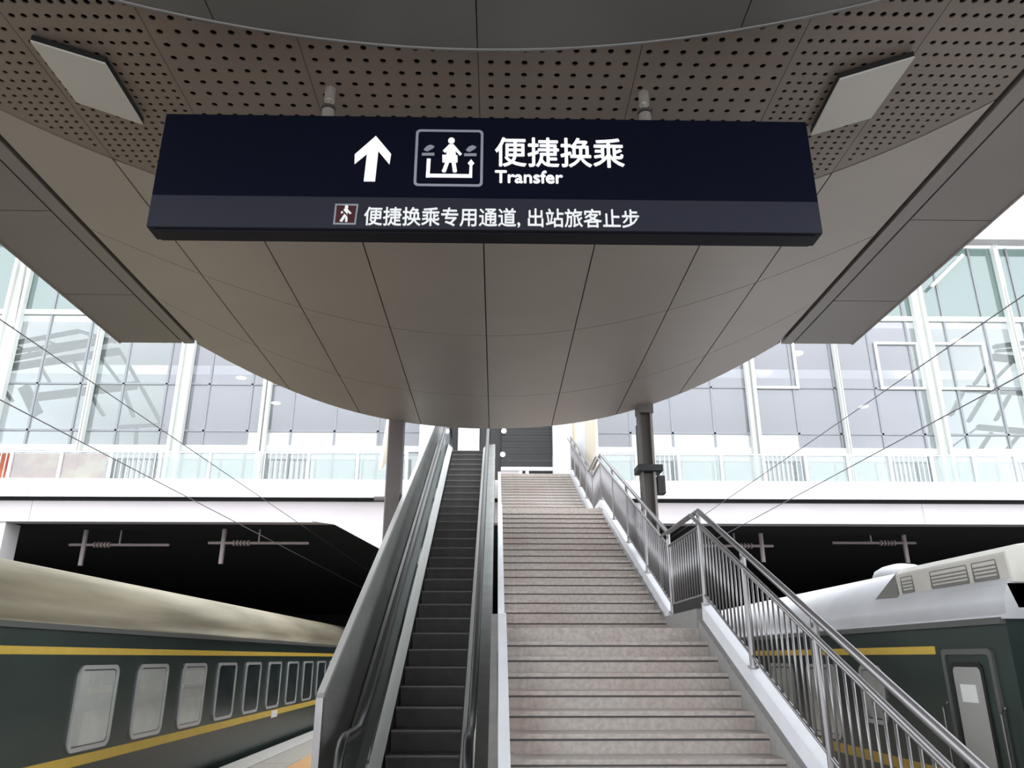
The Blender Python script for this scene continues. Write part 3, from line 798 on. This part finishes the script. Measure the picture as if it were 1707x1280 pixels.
# rails of the tracks
for xc in (-6.1, 5.85):
    tr = thing('railway_track', (xc, 20, TB), 'steel rails under the %s train' % ('left' if xc < 0 else 'right'), 'track', 'railway tracks')
    for dx in (-0.75, 0.75):
        b = MB(); b.box(xc + dx - 0.035, xc + dx + 0.035, -20, 80, TB + 0.0, TB + 0.15); b.build('rail', M['rail'], tr)

# ------------------------------------------------------------------ concourse over the tracks
YD = 24.8
DZ = TOPZ
b = MB(); b.box(-30, 30, YD + 0.02, 46, DZ - 0.55, DZ)
con = tag(b.build('concourse_bridge', M['floorhall'], origin=(0, 0, 0)), 'white concourse building bridging the tracks at the top of the stairs', 'building')
for x0, x1 in ((-30, -15), (-15, -2.3), (-2.3, 0.02), (2.55, 14), (14, 30)):
    b = MB(); b.box(x0 + 0.008, x1 - 0.008, YD, YD + 0.05, 4.86 + R, DZ); b.build('fascia_panel', M['concrete'], con)
for x0, x1 in ((-30, -15), (-15, -2.3), (-2.3, 2.55), (2.55, 14), (14, 30)):
    b = MB(); b.box(x0 + 0.006, x1 - 0.006, YD + 0.32, YD + 0.8, 4.11 + R, 4.80 + R); b.build('lower_beam', M['pinkwhite'], con)
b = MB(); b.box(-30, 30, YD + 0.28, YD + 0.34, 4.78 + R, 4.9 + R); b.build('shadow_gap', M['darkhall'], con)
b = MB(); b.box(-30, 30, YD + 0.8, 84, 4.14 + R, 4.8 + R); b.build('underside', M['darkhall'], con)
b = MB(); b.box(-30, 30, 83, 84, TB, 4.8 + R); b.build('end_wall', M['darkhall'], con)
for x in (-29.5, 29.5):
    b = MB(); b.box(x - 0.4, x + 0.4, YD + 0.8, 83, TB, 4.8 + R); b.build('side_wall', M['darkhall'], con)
b = MB(); b.yprism([(-5.95, 4.12 + R), (-2.4, 4.12 + R), (-2.4, 2.75 + R), (-2.9, 2.9 + R), (-3.65, 3.22 + R), (-5.2, 4.02 + R)], 24.95, 25.1); b.build('haunch', M['concrete'], con)
b = MB(); b.box(-16.6, -15.75, YD + 0.4, YD + 1.2, TB, 4.11 + R); b.build('pier', M['concrete'], con)
b = MB(); b.box(-30, 30, 46, 46.3, DZ - 0.5, 17.2 + R); b.build('rear_wall', M['wallwhite'], con)
b = MB(); b.box(-30, 30, 31, 46, 11.3 + R, 11.7 + R); b.build('hall_ceiling', M['wallwhite'], con)
b = MB(); b.box(-30, 30, 34, 46, 15.0 + R, 15.4 + R); b.build('roof', M['concrete'], con)
b = MB(); b.box(-30, 30, YD + 0.1, YD + 0.6, 14.62 + R, 15.3 + R); b.build('roof_fascia', M['concrete'], con)
b = MB(); b.box(-26, 26, 36, 36.3, DZ, DZ + 3.6); b.build('inner_wall', M['wallwhite'], con)
dl = None
for px, py in ((1278, 622), (1518, 625), (1440, 678), (1595, 570), (402, 630), (460, 672), (1330, 590), (250, 620)):
    r_ = at(px, py, 30) - Vector((0, 0, CAMZ)); r_ *= (11.29) / r_.z; p = r_ + Vector((0, 0, CAMZ))
    if dl is None:
        b = MB(); b.tube([p, p + Vector((0, 0, 0.06))], 0.2, 14); dl = b.build('downlight', M['lamp'], con, origin=p)
    else: again(dl, p)

YG = YD + 0.75
rows = [(5.45, 6.55), (6.75, 7.25), (7.3, 8.93), (8.97, 11.55), (11.72, 14.6)]
pane_cache = {}


def curtain_wall(x0, x1, n, label, majors):
    xm = (x0 + x1) / 2
    t = thing('curtain_wall', (xm, YG, DZ), label, 'curtain wall', 'glass curtain walls')
    w = (x1 - x0) / n
    for i in range(n):
        for j, (za, zb) in enumerate(rows):
            xa = x0 + i * w
            white = j == 1 and ((4.0 < xa < 9.8) or (-9.6 < xa < -4.8))
            mt = 'panewhite' if white else ('paneteal' if j == 4 else ('panegreen' if j == 0 else 'pane'))
            if mt == 'pane' and (xa < -11.6 or xa > 14.6): mt = 'paneclear'
            key = (round(w, 4), j, mt)
            org = (xa, YG, za + R)
            if key in pane_cache: again(pane_cache[key], org, t)
            else:
                b = MB(); b.box(xa + 0.03, xa + w - 0.03, YG, YG + 0.02, za + R, zb + R); pane_cache[key] = b.build('glass_pane', M[mt], t, origin=org)
    for i in range(n + 1):
        x = x0 + i * w
        b = MB(); b.box(x - 0.035, x + 0.035, YG - 0.03, YG + 0.10, DZ, 14.6 + R); b.build('mullion', M['mullgrey'], t)
    for x, ww in majors:
        fw = min(0.11, ww * 0.8)
        b = MB(); b.box(x - ww, x - ww + fw, YG - 0.26, YG - 0.04, DZ, 14.6 + R); b.box(x + ww - fw, x + ww, YG - 0.26, YG - 0.04, DZ, 14.6 + R)
        b.box(x - ww + fw * 0.9, x + ww - fw * 0.9, YG - 0.12, YG - 0.04, DZ, 14.6 + R); b.build('column_mullion', M['mullion'], t)
    for za, zb, mm, dy in ((6.55, 6.76, 'mullion', 0.06), (7.24, 7.31, 'mullgrey', 0.03), (8.92, 8.98, 'mullgrey', 0.03), (11.54, 11.73, 'mullion', 0.06)):
        b = MB(); b.box(x0, x1, YG - dy, YG + 0.09, za + R, zb + R); b.build('transom', M[mm], t)
    return t


cwl = curtain_wall(-24.8, -2.6, 15, 'glass curtain wall on the concourse left of the stairs', [(-17.2, 0.32), (-14.0, 0.07), (-10.85, 0.22), (-7.95, 0.14)])
cwr = curtain_wall(3.1, 25.0, 15, 'glass curtain wall on the concourse right of the stairs', [(8.85, 0.16), (15.3, 0.22), (18.6, 0.08), (12.0, 0.06)])
for xa, xb, za, zb in ((13.5, 15.1, 8.9, 10.7), (15.6, 17.5, 8.9, 10.7), (9.0, 10.6, 8.9, 11.5)):
    b = MB(); ring(b, [(xa, za), (xb, za), (xb, zb), (xa, zb)], [(xa + .09, za + .09), (xb - .09, za + .09), (xb - .09, zb - .09), (xa + .09, zb - .09)], lambda u, v, d: (u, YG - 0.09 + d, v + R), 0.07)
    b.build('vent_frame', M['mullion'], cwr)
for (a, c) in (((1655, 398), (1674, 478)), ((1605, 425), (1552, 478))):
    b = MB(); b.beam(at(*a, YG - 0.2), at(*c, YG - 0.2), 0.12, 0.1); b.build('brace', M['mullion'], cwr)
b = MB(); b.beam(at(40, 438, YG - 0.2), at(22, 545, YG - 0.2), 0.12, 0.1); b.build('brace', M['mullion'], cwl)

# railing along the edge of the concourse floor
for label, xa, xb, n in (('white guard railing on the concourse edge left of the stairs', -24.0, -3.0, 13), ('white guard railing on the concourse edge right of the stairs', 3.2, 24.5, 15)):
    t = thing('guard_railing', ((xa + xb) / 2, YD + 0.25, DZ), label, 'railing', 'concourse guard railings')
    b = MB(); b.box(xa, xb, YD + 0.23, YD + 0.27, DZ + 0.92, DZ + 0.97); b.build('top_rail', M['whitesteel'], t)
    w = (xb - xa) / n; p0 = g0 = q0 = None
    for i in range(n + 1):
        x = xa + i * w
        if p0 is None: b = MB(); b.box(x - 0.045, x + 0.045, YD + 0.2, YD + 0.29, DZ, DZ + 0.98); p0 = b.build('post', M['whitesteel'], t, origin=(x, YD + 0.25, DZ))
        else: again(p0, (x, YD + 0.25, DZ))
    for i in range(n):
        x = xa + i * w
        if i % 3 == 1:
            for k in range(1, 9):
                xx = x + k * w / 9
                if q0 is None: b = MB(); b.box(xx - 0.012, xx + 0.012, YD + 0.24, YD + 0.26, DZ, DZ + 0.93); q0 = b.build('bar', M['whitesteel'], t, origin=(xx, YD + 0.25, DZ))
                else: again(q0, (xx, YD + 0.25, DZ))
        else:
            if g0 is None: b = MB(); b.box(x + 0.08, x + w - 0.08, YD + 0.245, YD + 0.255, DZ + 0.05, DZ + 0.9); g0 = b.build('glass_panel', M['railglass'], t, origin=(x, YD + 0.25, DZ))
            else: again(g0, (x, YD + 0.25, DZ))

# poster behind the glass at the far left
b = MB(); b.box(-17.2, -12.9, YD + 0.34, YD + 0.39, DZ, DZ + 0.9)
tag(b.build('advert_board', M['poster'], origin=(-15.0, YD + 0.36, DZ)), 'faded red and cream advert board behind the guard railing at far left', 'poster')

# bars inside the hall imitating lattice work reflected in the glass
def lattice(label, members, Yp):
    p0 = at(*members[0][0], Yp)
    t = thing('reflected_lattice', (p0.x, Yp, DZ), label, 'reflection', 'lattice reflections in the glass')
    for a, c, w in members:
        b = MB(); b.beam(at(*a, Yp), at(*c, Yp), w * 0.7, 0.22); b.build('reflection_bar', M['truss'], t)
    return t


lattice('grey bars imitating a lattice reflected in the glass at left', [
    ((0, 602), (190, 566), .20), ((0, 576), (132, 552), .16), ((132, 552), (192, 570), .14), ((0, 590), (160, 566), .12), ((22, 574), (60, 592), .1), ((70, 564), (110, 582), .1),
    ((20, 612), (200, 585), .34), ((60, 662), (228, 642), .40), ((200, 585), (236, 645), .16), ((165, 592), (206, 645), .14), ((120, 598), (140, 632), .1), ((65, 606), (85, 640), .1),
    ((40, 645), (62, 690), .55), ((150, 655), (172, 692), .15), ((205, 645), (222, 694), .15), ((236, 645), (271, 710), .16), ((195, 712), (273, 708), .14), ((196, 712), (194, 745), .10), ((228, 712), (226, 745), .10), ((0, 640), (20, 668), .14), ((0, 622), (30, 610), .14)], 28.8)
lattice('grey bars imitating a lattice reflected in the glass at right', [
    ((1655, 595), (1707, 601), .36), ((1657, 578), (1720, 570), .2), ((1655, 596), (1625, 640), .16), ((1690, 600), (1640, 652), .14), ((1612, 648), (1720, 654), .36), ((1608, 648), (1585, 692), .16),
    ((1645, 652), (1615, 702), .16), ((1682, 660), (1660, 700), .14), ((1630, 712), (1720, 720), .26), ((1652, 722), (1635, 748), .14), ((1698, 726), (1680, 748), .14), ((1660, 585), (1720, 582), .1), ((1630, 712), (1560, 765), .06)], 28.8)

# ------------------------------------------------------------------ way into the hall at the stair top
ent = thing('hall_entrance', (0.3, 25.2, DZ), 'white framed entrance at the top of the stairs with dark shutter', 'entrance')
b = MB(); b.box(-2.6, -1.75, 24.9, 25.3, DZ, DZ + 3.2); b.build('jamb', M['whitesteel'], ent)
b = MB(); b.box(1.86, 2.5, 24.9, 25.3, DZ - 0.02, DZ + 3.2); b.build('jamb', M['wallwhite'], ent)
b = MB(); b.box(2.5, 3.1, 25.0, 25.3, DZ, DZ + 3.2); b.build('jamb', M['beige'], ent)
b = MB(); b.box(-2.6, 3.1, 24.9, 25.3, DZ + 3.2, DZ + 4.2); b.build('lintel', M['wallwhite'], ent)
b = MB(); b.box(-1.35, -0.62, 25.6, 25.7, DZ, DZ + 3.2); b.build('white_panel', M['whitesteel'], ent)
b = MB(); b.box(-0.62, 0.15, 25.75, 25.85, DZ, DZ + 3.2); b.build('dark_panel', M['shutter'], ent)
b = MB(); b.box(-1.75, -1.35, 25.75, 25.85, DZ, DZ + 3.2); b.build('dark_panel', M['shutter'], ent)
slat = None
for k in range(24):
    z = DZ + 0.62 + 0.11 * k
    if slat is None: b = MB(); b.yprism([(0.15, z), (1.86, z), (1.86, z + 0.1), (0.15, z + 0.1)], 25.5, 25.54); slat = b.build('shutter_slat', M['shutter'], ent, origin=(1.0, 25.5, z))
    else: again(slat, (1.0, 25.5 + 0.012 * (k % 2), z))
b = MB(); b.box(0.12, 1.9, 25.4, 25.5, DZ + 0.46, DZ + 0.58); b.build('gate_rail', M['whitesteel'], ent)
b = MB(); b.box(0.8, 1.86, 25.5, 25.56, DZ, DZ + 0.46); b.build('gate_panel', M['shutter'], ent)
b = MB(); b.box(0.12, 0.72, 25.45, 25.5, DZ, DZ + 0.46); b.build('gate_panel', M['pinkwhite'], ent)
for x in (0.78, 1.0):
    b = MB(); b.box(x - 0.06, x + 0.06, 25.42, 25.5, DZ, DZ + 0.5); b.build('gate_post', M['whitesteel'], ent)
# glazed cheek walls beside the top flight
for nm, x, yy0, yy1, mt in (('cheek_panel', 2.58, 19.6, 22.0, 'beige'), ('cheek_panel', 2.58, 22.02, 24.4, 'whitesteel'), ('cheek_panel', 2.58, 24.42, 24.9, 'beige')):
    b = MB(); b.xprism([(yy0, nose(yy0) + 0.25), (yy1, nose(yy1) + 0.25), (yy1, DZ + 3.0), (yy0, DZ + 3.0)], x, x + 0.06); b.build(nm, M[mt], st)
b = MB(); b.xprism([(17.0, 5.6), (20.5, 7.2), (20.5, DZ + 0.9), (18.4, DZ + 0.9)], -2.66, -2.6); b.build('cheek_panel', M['beige'], es)
lm = None
for i, (px, py) in enumerate(((745, 718), (840, 718), (838, 757))):
    p = at(px, py, 24.6)
    t = thing('spot_lamp', p, ('small lit lamp above the escalator top', 'small lit lamp above the dark shutter', 'small lit lamp at the lower corner of the shutter')[i], 'lamp', 'small lamps at the stair top')
    b = MB(); b.tube([p + Vector((0, 0, 0)), p + Vector((0, 0.05, 0))], 0.075, 14); b.build('lens', M['lamp'], t)
    b = MB(); b.tube([p + Vector((0, 0.05, 0)), p + Vector((0, 0.35, 0.0))], 0.06, 12); b.build('lamp_body', M['black'], t)

# ------------------------------------------------------------------ overhead line
def wire(x, z, y0, y1, label, sag=0.0):
    b = MB(); n = 12
    b.tube([(x, y0 + (y1 - y0) * k / n, z - sag * 4 * (k / n) * (1 - k / n)) for k in range(n + 1)], 0.008, 6)
    return tag(b.build('catenary_wire', M['wire'], origin=(x, y0, z)), label, 'wire', 'overhead wires')


wire(-6.1, 2.98 + R, -20, 60, 'lower overhead wire strung above the left train')
wire(-6.1, 3.95 + R, -20, 60, 'upper overhead wire strung above the left train', 0.05)
wire(5.85, 2.98 + R, -20, 60, 'lower overhead wire strung above the right train')
wire(5.85, 3.85 + R, -20, 60, 'upper overhead wire strung above the right train', 0.05)
for i, (px, py, sd, sc) in enumerate(((372, 905, 1, 1.0), (140, 908, 1, 1.0), (1270, 910, -1, .8), (1508, 905, -1, 1.0))):
    Yb = 26.8 + i * 0.3
    p = at(px, py, Yb); zt = 4.14 + R
    t = thing('catenary_bracket', (p.x, Yb, zt), ('pale overhead line bracket in the dark right above the left train', 'pale overhead line bracket in the dark at far left',
              'pale overhead line bracket in the dark beside the landing railing', 'pale overhead line bracket in the dark above the right roof vent')[i], 'bracket', 'overhead line brackets')
    b = MB(); b.tube([(p.x, Yb, zt), (p.x, Yb, p.z - 0.7 * sc)], 0.08, 8); b.build('drop_post', M['insul'], t)
    b = MB(); b.tube([(p.x - 0.5 * sc, Yb, p.z), (p.x + sd * 2.9 * sc if sd > 0 else p.x + 0.3, Yb, p.z)] if sd > 0 else [(p.x - 2.6 * sc, Yb, p.z), (p.x + 0.4, Yb, p.z)], 0.05, 8); b.build('arm', M['insul'], t)
    b = MB()
    for k in range(5): b.tube([(p.x + sd * (0.35 + 0.12 * k), Yb, p.z), (p.x + sd * (0.40 + 0.12 * k), Yb, p.z)], 0.10, 10)
    b.build('insulator', M['insul'], t)
    b = MB(); b.tube([(p.x + sd * 1.2 * sc, Yb, p.z), (p.x + sd * 1.2 * sc, Yb, zt)], 0.03, 6); b.build('stay', M['insul'], t)
